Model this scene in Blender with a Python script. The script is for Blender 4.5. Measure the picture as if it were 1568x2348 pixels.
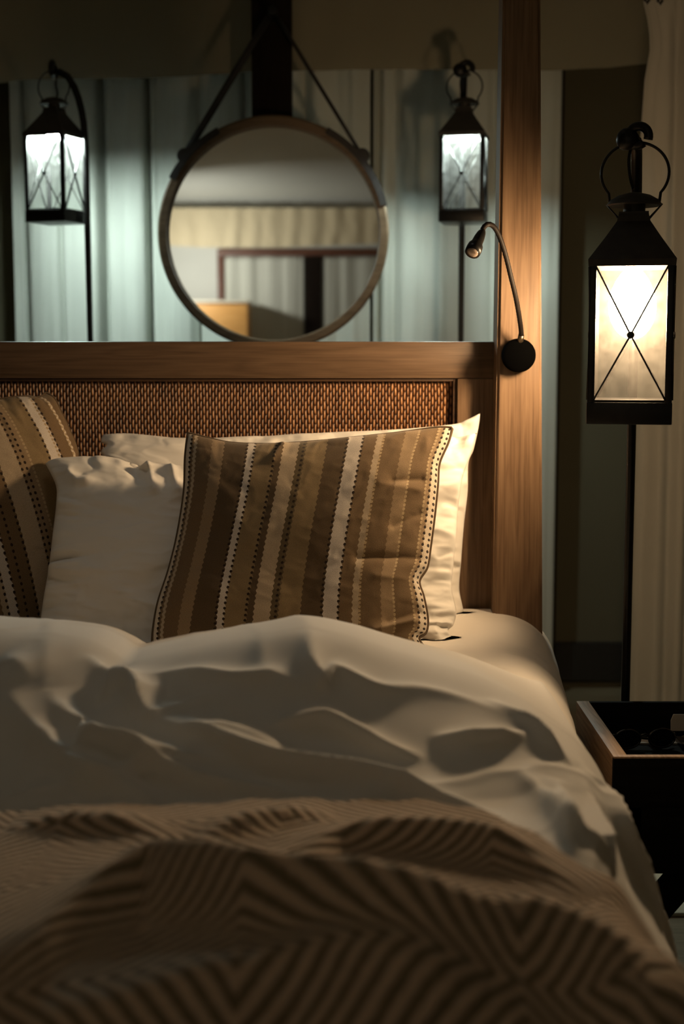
import bpy, bmesh, math, random
import numpy as np
from mathutils import Vector, Matrix

random.seed(7)
scene = bpy.context.scene
for o in list(bpy.data.objects):
    bpy.data.objects.remove(o)

# ------------------------------------------------------------------ camera
PITCH = math.radians(6.37)
CAMZ = 1.2
cam_d = bpy.data.cameras.new('camera')
cam_d.sensor_fit = 'VERTICAL'
cam_d.sensor_height = 36.0
cam_d.sensor_width = 24.0
cam_d.lens = 50.0
cam_d.clip_start = 0.05
cam_d.dof.use_dof = True
cam_d.dof.focus_distance = 2.58
cam_d.dof.aperture_fstop = 3.2
cam = bpy.data.objects.new('camera', cam_d)
scene.collection.objects.link(cam)
cam.location = (0, 0, CAMZ)
cam.rotation_euler = (math.pi / 2 - PITCH, 0, 0)
scene.camera = cam
FPX = 2348 * 50.0 / 36.0

# ------------------------------------------------------------------ view, world
scene.view_settings.view_transform = 'Standard'
scene.view_settings.look = 'None'
scene.view_settings.exposure = 0.0
scene.view_settings.gamma = 1.0
scene.view_settings.use_curve_mapping = False
world = bpy.data.worlds.new('night')
scene.world = world
world.use_nodes = True
world.node_tree.nodes['Background'].inputs[0].default_value = (0.10, 0.11, 0.10, 1)
world.node_tree.nodes['Background'].inputs[1].default_value = 0.03

WARM = (1.0, 0.67, 0.38)
COOL = (0.84, 1.0, 0.96)
P_WARM, P_COOL = 390.0, 2100.0          # bulb emission strengths
P_COOL_LEFT = 2100.0
P_FILL, P_CAB = 0.28, 7.0

def area_light(name, loc, rot, size, power, color):
    l = bpy.data.lights.new(name, 'AREA')
    l.shape = 'DISK'
    l.size = size
    l.energy = power
    l.color = color
    o = bpy.data.objects.new(name, l)
    scene.collection.objects.link(o)
    o.location = loc
    o.rotation_euler = rot
    return o

# added dim fill above the bed; light of the lamp by the far cabinet
a = area_light('overhead_fill_light', (-0.20, 2.45, 2.60), (0, 0, 0), 0.35, P_FILL, (1.0, 0.95, 0.87))
a.data.spread = math.radians(68)
a = area_light('cabinet_lamp_light', (-1.36, -1.05, 1.80), (math.radians(-95), 0, math.radians(30)), 0.12, P_CAB, (1.0, 0.95, 0.84))
a.data.spread = math.radians(128)

# ------------------------------------------------------------------ helpers
_f = Vector((0, math.cos(PITCH), -math.sin(PITCH)))
_u = Vector((0, math.sin(PITCH), math.cos(PITCH)))
def at(px, py, Y):
    """world point seen at this spot of the photograph on the plane y = Y"""
    d = Vector((1, 0, 0)) * ((px - 784) / FPX) + _u * ((1174 - py) / FPX) + _f
    return Vector((0, 0, CAMZ)) + d * (Y / d.y)

def project(P):
    q = P - np.array([0, 0, CAMZ])
    dep = q @ np.array(_f)
    return np.stack([784 + FPX * q[:, 0] / dep, 1174 - FPX * (q @ np.array(_u)) / dep], 1), dep

def link(name, me, m=None, parent=None, smooth=True):
    o = bpy.data.objects.new(name, me)
    scene.collection.objects.link(o)
    if m: me.materials.append(m)
    if parent: o.parent = parent
    if smooth:
        me.polygons.foreach_set('use_smooth', [True] * len(me.polygons))
    return o

def bm_obj(name, bm, m=None, parent=None, smooth=False, auto=False):
    me = bpy.data.meshes.new(name)
    bmesh.ops.recalc_face_normals(bm, faces=bm.faces)
    bm.to_mesh(me); bm.free()
    o = link(name, me, m, parent, smooth or auto)
    if auto:
        me.set_sharp_from_angle(angle=math.radians(35))
    return o

def tag(o, label, cat, group=None, kind=None):
    if label: o['label'] = label
    if cat: o['category'] = cat
    if group: o['group'] = group
    if kind: o['kind'] = kind
    return o

def struct(o):
    o['kind'] = 'structure'
    return o

def thing(name, label, cat, loc=(0, 0, 0), rz=0, group=None):
    o = bpy.data.objects.new(name, None)
    scene.collection.objects.link(o)
    o.empty_display_size = 0.05
    o.location = loc
    o.rotation_euler = (0, 0, rz)
    return tag(o, label, cat, group)

def box(bm, x0, x1, y0, y1, z0, z1, bev=0.0):
    r = bmesh.ops.create_cube(bm, size=1)
    vs = r['verts']
    for v in vs:
        v.co = Vector(((x0 + x1) / 2 + v.co.x * (x1 - x0), (y0 + y1) / 2 + v.co.y * (y1 - y0), (z0 + z1) / 2 + v.co.z * (z1 - z0)))
    if bev > 0:
        es = set()
        for v in vs: es.update(v.link_edges)
        bmesh.ops.bevel(bm, geom=list(es), offset=bev, segments=2, affect='EDGES', profile=0.6)

def boxobj(name, b, m, parent=None, bev=0.003):
    bm = bmesh.new()
    box(bm, *b, bev=bev)
    return bm_obj(name, bm, m, parent, auto=True)

def tube(bm, pts, r, seg=10, closed=False, flat=None):
    """tube along points; r number or list; flat = (wide, thin) for a strap section"""
    pts = [Vector(p) for p in pts]
    n = len(pts)
    rs = r if isinstance(r, (list, tuple)) else [r] * n
    rings = []
    prev = None
    for i, p in enumerate(pts):
        if closed:
            t = (pts[(i + 1) % n] - pts[i - 1]).normalized()
        else:
            t = (pts[min(i + 1, n - 1)] - pts[max(i - 1, 0)]).normalized()
        if prev is None:
            a = Vector((0, 0, 1)) if abs(t.z) < 0.9 else Vector((1, 0, 0))
            nrm = (a - t * a.dot(t)).normalized()
        else:
            nrm = (prev - t * prev.dot(t)).normalized()
        prev = nrm
        b = t.cross(nrm)
        ring = []
        for k in range(seg):
            an = 2 * math.pi * k / seg
            c, s = math.cos(an) * rs[i], math.sin(an) * rs[i]
            if flat: c, s = math.cos(an) * flat[0], math.sin(an) * flat[1]
            ring.append(bm.verts.new(p + nrm * c + b * s))
        rings.append(ring)
    m = n if closed else n - 1
    for i in range(m):
        A, B = rings[i], rings[(i + 1) % n]
        for k in range(seg):
            bm.faces.new((A[k], A[(k + 1) % seg], B[(k + 1) % seg], B[k]))
    if not closed:
        bm.faces.new(rings[0][::-1]); bm.faces.new(rings[-1])

def tubeobj(name, pts, r, m, parent=None, **k):
    bm = bmesh.new()
    tube(bm, pts, r, **k)
    return bm_obj(name, bm, m, parent, smooth=True)

def lathe(bm, prof, seg=32, origin=(0, 0, 0), axis='Z', caps=True):
    rings = []
    for (r, z) in prof:
        ring = []
        for k in range(seg):
            a = 2 * math.pi * k / seg
            x, y = r * math.cos(a), r * math.sin(a)
            v = (x, y, z) if axis == 'Z' else (x, z, y)
            ring.append(bm.verts.new(Vector(v) + Vector(origin)))
        rings.append(ring)
    for A, B in zip(rings[:-1], rings[1:]):
        for k in range(seg):
            bm.faces.new((A[k], A[(k + 1) % seg], B[(k + 1) % seg], B[k]))
    if caps and prof[0][0] > 1e-5: bm.faces.new(rings[0][::-1])
    if caps and prof[-1][0] > 1e-5: bm.faces.new(rings[-1])
    bmesh.ops.remove_doubles(bm, verts=bm.verts, dist=1e-6)

def latheobj(name, prof, m, parent=None, **k):
    bm = bmesh.new()
    lathe(bm, prof, **k)
    return bm_obj(name, bm, m, parent, auto=True)

def catmull(pts, n):
    pts = np.array(pts, float)
    d = np.r_[0, np.cumsum(np.linalg.norm(np.diff(pts, axis=0), axis=1))]
    d /= d[-1]
    ext = np.vstack([2 * pts[0] - pts[1], pts, 2 * pts[-1] - pts[-2]])
    out = []
    for t in np.linspace(0, 1, n):
        i = min(max(np.searchsorted(d, t, 'right') - 1, 0), len(pts) - 2)
        u = (t - d[i]) / max(d[i + 1] - d[i], 1e-9)
        p0, p1, p2, p3 = ext[i], ext[i + 1], ext[i + 2], ext[i + 3]
        out.append(0.5 * ((2 * p1) + (-p0 + p2) * u + (2 * p0 - 5 * p1 + 4 * p2 - p3) * u * u + (-p0 + 3 * p1 - 3 * p2 + p3) * u ** 3))
    return np.array(out)

_rng = np.random.RandomState(11)
_lat = _rng.rand(256, 256)
def noise2(x, y, seed=0):
    x = np.asarray(x, float) + seed * 17.3; y = np.asarray(y, float) + seed * 9.7
    xi, yi = np.floor(x).astype(int), np.floor(y).astype(int)
    fx, fy = x - xi, y - yi
    fx = fx * fx * fx * (fx * (fx * 6 - 15) + 10); fy = fy * fy * fy * (fy * (fy * 6 - 15) + 10)
    g = lambda a, b: _lat[a % 256, b % 256]
    return (g(xi, yi) * (1 - fx) + g(xi + 1, yi) * fx) * (1 - fy) + (g(xi, yi + 1) * (1 - fx) + g(xi + 1, yi + 1) * fx) * fy

def fbm(x, y, seed=0, o=4):
    s = 0; a = 1; t = 0
    for k in range(o):
        s = s + a * noise2(x * 2 ** k, y * 2 ** k, seed + k); t += a; a *= 0.5
    return s / t - 0.5

def ridged(x, y, seed=0, o=3):
    s = 0; a = 1; t = 0
    for k in range(o):
        s = s + a * (1 - np.abs(2 * noise2(x * 2 ** k, y * 2 ** k, seed + k) - 1)); t += a; a *= 0.5
    return s / t

def grid_mesh(name, P, UV=None, wrap=False):
    """P: (n, m, 3) array to a quad mesh"""
    n, m = P.shape[:2]
    me = bpy.data.meshes.new(name)
    idx = np.arange(n * m).reshape(n, m)
    q = np.stack([idx[:-1, :-1], idx[1:, :-1], idx[1:, 1:], idx[:-1, 1:]], -1).reshape(-1, 4)
    me.vertices.add(n * m)
    me.vertices.foreach_set('co', P.reshape(-1))
    me.loops.add(len(q) * 4)
    me.loops.foreach_set('vertex_index', q.reshape(-1).astype(np.int32))
    me.polygons.add(len(q))
    me.polygons.foreach_set('loop_start', np.arange(0, len(q) * 4, 4, dtype=np.int32))
    me.update(calc_edges=True)
    if UV is not None:
        lay = me.uv_layers.new(name='uv')
        lay.data.foreach_set('uv', UV.reshape(-1, 2)[q.reshape(-1)].reshape(-1))
    me.validate()
    return me

# ------------------------------------------------------------------ materials
class NT:
    def __init__(s, name):
        s.m = bpy.data.materials.new(name); s.m.use_nodes = True
        s.t = s.m.node_tree; s.n = s.t.nodes; s.l = s.t.links
        s.b = s.n['Principled BSDF']; s.out = s.n['Material Output']
    def node(s, t, **k):
        x = s.n.new(t)
        for a, v in k.items(): setattr(x, a, v)
        return x
    def link(s, a, b): s.l.new(a, b)
    def math(s, op, a, b=None, c=None):
        x = s.node('ShaderNodeMath', operation=op)
        for i, v in enumerate((a, b, c)):
            if v is None: continue
            if isinstance(v, (int, float)): x.inputs[i].default_value = v
            else: s.link(v, x.inputs[i])
        return x.outputs[0]
    def coord(s, kind='Object', scale=(1, 1, 1), rot=(0, 0, 0)):
        tc = s.node('ShaderNodeTexCoord'); mp = s.node('ShaderNodeMapping')
        mp.inputs['Scale'].default_value = scale
        mp.inputs['Rotation'].default_value = rot
        s.link(tc.outputs[kind], mp.inputs[0])
        return mp.outputs[0]
    def noise(s, vec, scale, detail=4, rough=0.5):
        x = s.node('ShaderNodeTexNoise')
        x.inputs['Scale'].default_value = scale; x.inputs['Detail'].default_value = detail
        x.inputs['Roughness'].default_value = rough
        s.link(vec, x.inputs['Vector'])
        return x.outputs['Fac']
    def ramp(s, fac, stops, interp='LINEAR'):
        x = s.node('ShaderNodeValToRGB'); r = x.color_ramp; r.interpolation = interp
        for i, (p, c) in enumerate(stops):
            e = r.elements[i] if i < 2 else r.elements.new(p)
            e.position = p; e.color = (*c, 1)
        s.link(fac, x.inputs[0])
        return x.outputs[0]
    def bump(s, h, strength, dist=0.001):
        x = s.node('ShaderNodeBump')
        x.inputs['Strength'].default_value = strength; x.inputs['Distance'].default_value = dist
        s.link(h, x.inputs['Height']); s.link(x.outputs[0], s.b.inputs['Normal'])
    def set(s, **k):
        for a, v in k.items():
            s.b.inputs[a.replace('_', ' ')].default_value = v
        return s

def metal(name, col, rough=0.45, met=0.6, spec=0.5):
    t = NT(name)
    v = t.coord(); n = t.noise(v, 60)
    c = t.ramp(n, [(0.3, col), (0.8, tuple(x * 1.6 + 0.002 for x in col))])
    t.link(c, t.b.inputs['Base Color'])
    t.set(Roughness=rough, Metallic=met, Specular_IOR_Level=spec)
    t.bump(n, 0.15, 0.0006)
    return t.m

def wood(name, dark, mid, light, axis='Z', scale=1.0, rough=0.5, rings=True):
    t = NT(name)
    sc = {'X': (1.2, 14, 14), 'Z': (14, 14, 1.2), 'Y': (14, 1.2, 14)}[axis]
    v = t.coord('Object', tuple(a * scale for a in sc))
    w = t.noise(v, 1.6, 3, 0.55)
    band = t.math('FRACT', t.math('MULTIPLY', w, 7.0))
    band = t.math('ABSOLUTE', t.math('SUBTRACT', t.math('MULTIPLY', band, 2.0), 1.0))
    v2 = t.coord('Object', tuple(a * 9 * scale if a > 5 else a * 2 for a in sc))
    fine = t.noise(v2, 2.0, 4, 0.6)
    f = t.math('ADD', t.math('MULTIPLY', band, 0.22), t.math('MULTIPLY', fine, 0.78))
    c = t.ramp(f, [(0.22, dark), (0.5, mid), (0.8, light)])
    t.link(c, t.b.inputs['Base Color'])
    t.set(Roughness=rough, Specular_IOR_Level=0.12 if rough > .8 else 0.4)
    t.bump(f, 0.25, 0.0008)
    return t.m

def cloth(name, col, var=0.06, weave=900, bump=0.25, rough=0.9, sheer=0.0, sheen=0.15, big=0.0):
    t = NT(name)
    v = t.coord()
    n = t.noise(v, weave, 2)
    n2 = t.noise(v, 5, 3)
    f = t.math('ADD', t.math('MULTIPLY', n, 0.5), t.math('MULTIPLY', n2, 0.5))
    c = t.ramp(f, [(0.3, tuple(x * (1 - var) for x in col)), (0.7, tuple(min(1, x * (1 + var)) for x in col))])
    t.link(c, t.b.inputs['Base Color'])
    t.set(Roughness=rough, Sheen_Weight=sheen, Specular_IOR_Level=0.2)
    h = n
    if big > 0:
        h = t.math('ADD', t.math('MULTIPLY', n, 0.3), t.math('MULTIPLY', t.noise(v, 26, 4, 0.6), big))
    t.bump(h, bump, 0.001)
    if sheer > 0:
        tr = t.node('ShaderNodeBsdfTranslucent')
        t.link(c, tr.inputs['Color'])
        mx = t.node('ShaderNodeMixShader'); mx.inputs[0].default_value = sheer
        t.link(t.b.outputs[0], mx.inputs[1]); t.link(tr.outputs[0], mx.inputs[2])
        t.link(mx.outputs[0], t.out.inputs['Surface'])
    return t.m

M_black = metal('black_iron', (0.006, 0.0055, 0.005), 0.38, 0.5)
M_roof = metal('dark_bronze_sheet', (0.022, 0.019, 0.016), 0.55, 0.3)
M_wood = wood('teak_vertical', (0.10, 0.056, 0.028), (0.175, 0.105, 0.058), (0.235, 0.148, 0.085), 'Z', rough=0.45)
M_woodx = wood('teak_horizontal', (0.062, 0.035, 0.018), (0.108, 0.064, 0.035), (0.150, 0.093, 0.053), 'X', rough=0.45)
M_darkwood = wood('dark_pole_wood', (0.006, 0.004, 0.003), (0.011, 0.007, 0.005), (0.016, 0.010, 0.007), 'Z', rough=0.9)
M_frame_wood = wood('mahogany_frame', (0.05, 0.018, 0.010), (0.10, 0.035, 0.018), (0.16, 0.06, 0.03), 'X')
M_mirrorwood = wood('mirror_ring_wood', (0.07, 0.045, 0.025), (0.12, 0.078, 0.044), (0.17, 0.115, 0.068), 'X', scale=0.7)
M_cabinet = wood('honey_cabinet_wood', (0.55, 0.27, 0.07), (0.68, 0.36, 0.11), (0.78, 0.45, 0.16), 'X')
M_tray = wood('oak_tray_wood', (0.17, 0.10, 0.05), (0.36, 0.22, 0.12), (0.52, 0.34, 0.19), 'Y', scale=1.2)
M_traydark = wood('black_wood_and_shade', (0.004, 0.003, 0.0025), (0.006, 0.005, 0.004), (0.010, 0.008, 0.006), 'X', rough=0.85)  # dark wood; on the tray's front board it stands for shade
M_leather = metal('black_leather_strap', (0.010, 0.008, 0.007), 0.6, 0.0)
M_white = cloth('white_cotton_pillow', (0.80, 0.76, 0.70), 0.02, 1500, 0.10)
M_sheet = cloth('white_cotton_sheet', (0.78, 0.73, 0.66), 0.02, 1500, 0.12, big=0.35)
M_duvet = cloth('white_duvet_cotton', (0.70, 0.685, 0.66), 0.02, 1300, 0.10)
M_sheer = cloth('sheer_white_curtain', (0.72, 0.74, 0.68), 0.03, 700, 0.15, sheer=0.35)
M_sheer2 = cloth('ivory_bed_curtain', (0.45, 0.43, 0.38), 0.03, 700, 0.15, sheer=0.3)
M_canvas = cloth('beige_canvas', (0.24, 0.215, 0.15), 0.05, 500, 0.3, sheer=0.1)
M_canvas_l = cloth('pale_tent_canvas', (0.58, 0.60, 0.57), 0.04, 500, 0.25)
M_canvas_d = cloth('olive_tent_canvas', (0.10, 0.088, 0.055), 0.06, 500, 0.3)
M_floor = wood('floor_boards', (0.12, 0.09, 0.05), (0.19, 0.15, 0.09), (0.25, 0.2, 0.13), 'X', scale=0.5)
M_base = metal('black_skirting', (0.006, 0.005, 0.004), 0.6, 0.0)
M_soot = cloth('matt_black_paint', (0.0006, 0.0006, 0.0006), .05, 300, .02, sheen=0)
M_soot.node_tree.nodes['Principled BSDF'].inputs['Specular IOR Level'].default_value = 0.02
M_paper = cloth('white_paper', (0.55, 0.50, 0.44), 0.02, 300, 0.05, sheen=0)
M_plastic = metal('gloss_black_plastic', (0.004, 0.004, 0.004), 0.08, 0.0)
M_piping = cloth('brown_piping', (0.10, 0.065, 0.035), 0.1, 800, 0.3)

def mat_glass(name, halo_lo, halo_hi):
    t = NT(name)
    lw = t.node('ShaderNodeLayerWeight'); lw.inputs[0].default_value = 0.5
    frs = t.math('ADD', t.math('MULTIPLY', t.math('POWER', lw.outputs['Facing'], 5.0), 0.9), 0.035)
    tr = t.node('ShaderNodeBsdfTransparent'); tr.inputs[0].default_value = (0.96, 0.97, 0.96, 1)
    gl = t.node('ShaderNodeBsdfGlossy'); gl.inputs['Roughness'].default_value = 0.03
    df = t.node('ShaderNodeBsdfTranslucent'); df.inputs[0].default_value = (0.8, 0.78, 0.74, 1)
    v = t.coord()
    halo = t.ramp(t.noise(v, 45, 5, 0.7), [(0.35, (halo_lo,) * 3), (0.72, (halo_hi,) * 3)])  # milky scatter put into the panes as the bulb's halo
    m1 = t.node('ShaderNodeMixShader'); t.link(frs, m1.inputs[0])
    t.link(tr.outputs[0], m1.inputs[1]); t.link(gl.outputs[0], m1.inputs[2])
    m2 = t.node('ShaderNodeMixShader'); t.link(halo, m2.inputs[0])
    t.link(m1.outputs[0], m2.inputs[1]); t.link(df.outputs[0], m2.inputs[2])
    t.link(m2.outputs[0], t.out.inputs['Surface'])
    return t.m
M_glass = mat_glass('halo_lantern_glass', 0.010, 0.019)
M_glass_clear = mat_glass('halo_lantern_glass_cool', 0.005, 0.022)

def mat_emit(name, col, st):
    t = NT(name)
    t.set(Emission_Strength=st)
    t.b.inputs['Emission Color'].default_value = (*col, 1)
    return t.m
M_bulb_warm = mat_emit('warm_bulb_glow', WARM, P_WARM)
M_bulb_cool = mat_emit('cool_bulb_glow', COOL, P_COOL)
M_bulb_cool_left = mat_emit('cool_bulb_glow_left', COOL, P_COOL_LEFT)

def mat_mirror():
    t = NT('mirror_silver')
    t.set(Metallic=1.0, Roughness=0.015)
    t.b.inputs['Base Color'].default_value = (0.88, 0.9, 0.88, 1)
    return t.m
M_mirror = mat_mirror()

def mat_rattan():
    t = NT('woven_rattan')
    tc = t.node('ShaderNodeTexCoord'); sp = t.node('ShaderNodeSeparateXYZ')
    t.link(tc.outputs['Object'], sp.inputs[0])
    cw, ch = 0.0064, 0.0190
    nz = t.noise(t.coord('Object', (1, 1, 1)), 22, 2)
    x = t.math('DIVIDE', t.math('ADD', sp.outputs[0], t.math('MULTIPLY', nz, 0.004)), cw)
    z = t.math('DIVIDE', sp.outputs[2], ch)
    col = t.math('FLOOR', x)
    odd = t.math('MULTIPLY', t.math('MODULO', t.math('ABSOLUTE', col), 2.0), 0.5)
    zz = t.math('FRACT', t.math('ADD', z, odd))
    xx = t.math('FRACT', x)
    sx = t.math('SINE', t.math('MULTIPLY', xx, math.pi))
    sz = t.math('SINE', t.math('MULTIPLY', zz, math.pi))
    h = t.math('MULTIPLY', t.math('POWER', sx, 0.7), t.math('POWER', sz, 0.55))
    # per strand tint
    cb = t.node('ShaderNodeCombineXYZ'); t.link(col, cb.inputs[0])
    t.link(t.math('FLOOR', t.math('ADD', z, odd)), cb.inputs[1])
    wn = t.node('ShaderNodeTexWhiteNoise'); t.link(cb.outputs[0], wn.inputs[0])
    blot = t.noise(t.coord('Object', (1, 1, 0.4)), 12, 3)
    f = t.math('ADD', t.math('MULTIPLY', h, 0.62), t.math('ADD', t.math('MULTIPLY', wn.outputs[0], 0.20), t.math('MULTIPLY', blot, 0.28)))
    c = t.ramp(f, [(0.25, (0.018, 0.007, 0.002)), (0.62, (0.17, 0.065, 0.022)), (0.95, (0.52, 0.26, 0.11))])
    t.link(c, t.b.inputs['Base Color'])
    t.set(Roughness=0.42)
    t.bump(h, 0.9, 0.004)
    return t.m
M_rattan = mat_rattan()

CRM = (0.66, 0.56, 0.44); BRN = (0.175, 0.113, 0.058); DBR = (0.105, 0.068, 0.034); MED = (0.29, 0.20, 0.115)
OLV = (0.25, 0.175, 0.09); LTN = (0.45, 0.35, 0.24); DOL = (0.12, 0.085, 0.042); WHT = (0.60, 0.53, 0.46)
STRIPES = [(0.0, CRM), (0.018, BRN), (0.028, LTN), (0.041, BRN), (0.10, MED), (0.145, DBR), (0.235, WHT), (0.263, OLV), (0.345, DBR),
           (0.368, LTN), (0.427, DOL), (0.457, OLV), (0.535, DBR), (0.61, WHT), (0.667, BRN), (0.718, LTN), (0.742, BRN),
           (0.822, MED), (0.872, BRN), (0.948, MED), (0.968, CRM)]
DOTS_DARK = [0.020, 0.2345, 0.264, 0.343, 0.448, 0.608, 0.668, 0.967, 0.990]
DOTS_LIGHT = [0.745, 0.874, 0.950]

STRIPES_B = [(0.0, DBR), (0.10, OLV), (0.17, LTN), (0.20, DBR), (0.30, OLV), (0.40, BRN), (0.47, LTN), (0.50, WHT), (0.532, BRN), (0.62, LTN), (0.695, MED), (0.75, OLV), (0.83, WHT), (0.882, BRN), (0.945, CRM), (0.957, BRN)]
DOTS_B = [0.30, 0.496, 0.535, 0.57, 0.616, 0.70, 0.72, 0.827, 0.885]
def mat_stripe(name, STRIPES=STRIPES, DOTS_DARK=DOTS_DARK, flip=False):
    t = NT(name)
    tc = t.node('ShaderNodeTexCoord'); sp = t.node('ShaderNodeSeparateXYZ')
    t.link(tc.outputs['UV'], sp.inputs[0])
    u, v = sp.outputs[0], sp.outputs[1]
    if flip: u = t.math('SUBTRACT', 1.0, u)
    scal = t.math('MULTIPLY', t.math('SINE', t.math('MULTIPLY', v, 2 * math.pi * 42)), 0.0022)
    us = t.math('ADD', u, scal)
    c = t.ramp(us, STRIPES, 'CONSTANT')
    def dots(lst, per, wid, duty):
        acc = None
        vv = t.math('ABSOLUTE', t.math('SUBTRACT', t.math('FRACT', t.math('MULTIPLY', v, per)), 0.5))
        vn = t.math('DIVIDE', vv, duty)
        for p in lst:
            d = t.math('DIVIDE', t.math('ABSOLUTE', t.math('SUBTRACT', u, p)), wid)
            r = t.math('ADD', t.math('MULTIPLY', d, d), t.math('MULTIPLY', vn, vn))
            k = t.math('LESS_THAN', r, 1.0)
            acc = k if acc is None else t.math('MAXIMUM', acc, k)
        return acc
    dk = dots(DOTS_DARK, 42, 0.0052, 0.26)
    lt = dots(DOTS_LIGHT, 60, 0.005, 0.36)
    m1 = t.node('ShaderNodeMixRGB'); t.link(lt, m1.inputs[0]); t.link(c, m1.inputs[1]); m1.inputs[2].default_value = (0.42, 0.31, 0.18, 1)
    m2 = t.node('ShaderNodeMixRGB'); t.link(dk, m2.inputs[0]); t.link(m1.outputs[0], m2.inputs[1]); m2.inputs[2].default_value = (0.028, 0.016, 0.009, 1)
    # woven speckle
    nz = t.noise(t.coord('UV', (1, 1, 1)), 330, 2)
    m3 = t.node('ShaderNodeMixRGB', blend_type='MULTIPLY'); m3.inputs[0].default_value = 1
    t.link(m2.outputs[0], m3.inputs[1]); t.link(t.ramp(nz, [(0.3, (0.72,) * 3), (0.7, (1.15,) * 3)]), m3.inputs[2])
    t.link(m3.outputs[0], t.b.inputs['Base Color'])
    t.set(Roughness=0.85, Sheen_Weight=0.15, Specular_IOR_Level=0.2)
    h = t.math('ADD', t.math('MULTIPLY', nz, 0.35), t.math('ADD', dk, t.math('MULTIPLY', lt, 0.8)))
    t.bump(h, 0.5, 0.0012)
    return t.m
M_str = mat_stripe('striped_cushion_cloth')
M_strf = mat_stripe('striped_cushion_cloth_turned', STRIPES_B, DOTS_B)


def mat_throw():
    t = NT('diamond_throw_wool')
    tc = t.node('ShaderNodeTexCoord'); sp = t.node('ShaderNodeSeparateXYZ')
    t.link(tc.outputs['UV'], sp.inputs[0])
    a, b = sp.outputs[0], sp.outputs[1]      # in metres over the cloth
    def tri(x, size, off):
        f = t.math('FRACT', t.math('ADD', t.math('DIVIDE', x, size), off))
        return t.math('MULTIPLY', t.math('ABSOLUTE', t.math('SUBTRACT', f, 0.5)), size)
    d = t.math('ADD', tri(a, 0.46, 0.18), t.math('MULTIPLY', tri(b, 0.34, 0.34), 1.35))
    s = t.math('SINE', t.math('MULTIPLY', d, 2 * math.pi / 0.021))
    n = t.noise(t.coord('UV', (1, 1, 1)), 160, 3)
    f = t.math('ADD', s, t.math('MULTIPLY', t.math('SUBTRACT', n, 0.5), 1.6))
    c = t.ramp(t.math('ADD', t.math('MULTIPLY', f, 0.5), 0.5), [(0.2, (0.20, 0.155, 0.10)), (0.75, (0.62, 0.47, 0.35))])
    t.link(c, t.b.inputs['Base Color'])
    t.set(Roughness=0.95, Sheen_Weight=0.25, Specular_IOR_Level=0.1)
    t.bump(t.math('ADD', s, n), 0.5, 0.003)
    return t.m
M_throw = mat_throw()

# ------------------------------------------------------------------ setting
def wall(name, b, m):
    return struct(boxobj(name, b, m, bev=0))
wall('floor', (-3.2, 2.6, -2.4, 5.6, -0.05, 0.0), M_floor)
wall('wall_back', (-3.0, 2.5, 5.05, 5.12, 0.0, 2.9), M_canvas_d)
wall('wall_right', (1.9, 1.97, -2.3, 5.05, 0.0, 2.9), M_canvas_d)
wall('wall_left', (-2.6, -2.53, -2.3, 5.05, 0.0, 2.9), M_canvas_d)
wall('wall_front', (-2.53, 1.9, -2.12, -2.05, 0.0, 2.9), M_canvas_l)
wall('baseboard_back', (-2.53, 1.9, 5.02, 5.05, 0.03, 0.165), M_base)
# pitched canvas ceiling
bm = bmesh.new()
prof = [(-2.2, 2.30), (-1.0, 2.52), (0.6, 2.80), (1.5, 2.95), (3.0, 2.93), (4.2, 2.80), (5.1, 2.62)]
n = 40
ys = np.linspace(-2.2, 5.1, 60)
zs = np.interp(ys, [p[0] for p in prof], [p[1] for p in prof])
xs = np.linspace(-2.6, 1.97, n)
P = np.zeros((n, 60, 3)); P[..., 0] = xs[:, None]; P[..., 1] = ys[None]; P[..., 2] = zs[None] + 0.025 * fbm(xs[:, None] * 2, ys[None] * 2, 3)
ce = struct(link('ceiling', grid_mesh('ceiling', P), M_canvas_l)); bm.free()
so = ce.modifiers.new('t', 'SOLIDIFY'); so.thickness = 0.01

# ------------------------------------------------------------------ curtains
def hanging(name, X0, X1, Ytop, z0, z1, m, folds, amp, seed, left=None, right=None, label=None, dx=0.004, nz=60, hem=None):
    n = int((X1 - X0) / dx); s = np.linspace(0, 1, n); v = np.linspace(0, 1, nz)
    S, V = np.meshgrid(s, v, indexing='ij')
    Z = z1 + (z0 - z1) * V
    if hem is not None:
        zb = np.interp(X0 + (X1 - X0) * s, [h[0] for h in hem], [h[1] for h in hem])
        Z = z1 + (zb[:, None] - z1) * V
    xl = X0 + np.zeros_like(v); xr = X1 + np.zeros_like(v)
    if left is not None: xl = np.interp(Z[0][::-1], [p[0] for p in left], [p[1] for p in left])[::-1]
    if right is not None: xr = np.interp(Z[0][::-1], [p[0] for p in right], [p[1] for p in right])[::-1]
    X = xl[None] + (xr - xl)[None] * S
    W = (X1 - X0)
    w = W * S + 0.02 * fbm(S * 6, V * 2, seed)
    Y = amp * 0.55 * np.sin(w * 2 * math.pi / 0.15 + 5 * fbm(S * 7, V * 0.8, seed + 3))
    Y += amp * 1.6 * fbm(w * 13, V * 0.7, seed + 5) + amp * 0.3 * fbm(w * 42, V * 1.0, seed + 8)
    for (fx, wd, dp, lean) in folds:
        c = fx + lean * (V - 0.5)
        Y -= -dp * np.exp(-((X - c) / wd) ** 2)
    P = np.stack([X, Ytop + Y, Z], -1)
    o = link(name, grid_mesh(name, P), m)
    so = o.modifiers.new('t', 'SOLIDIFY'); so.thickness = 0.002
    return o

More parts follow.
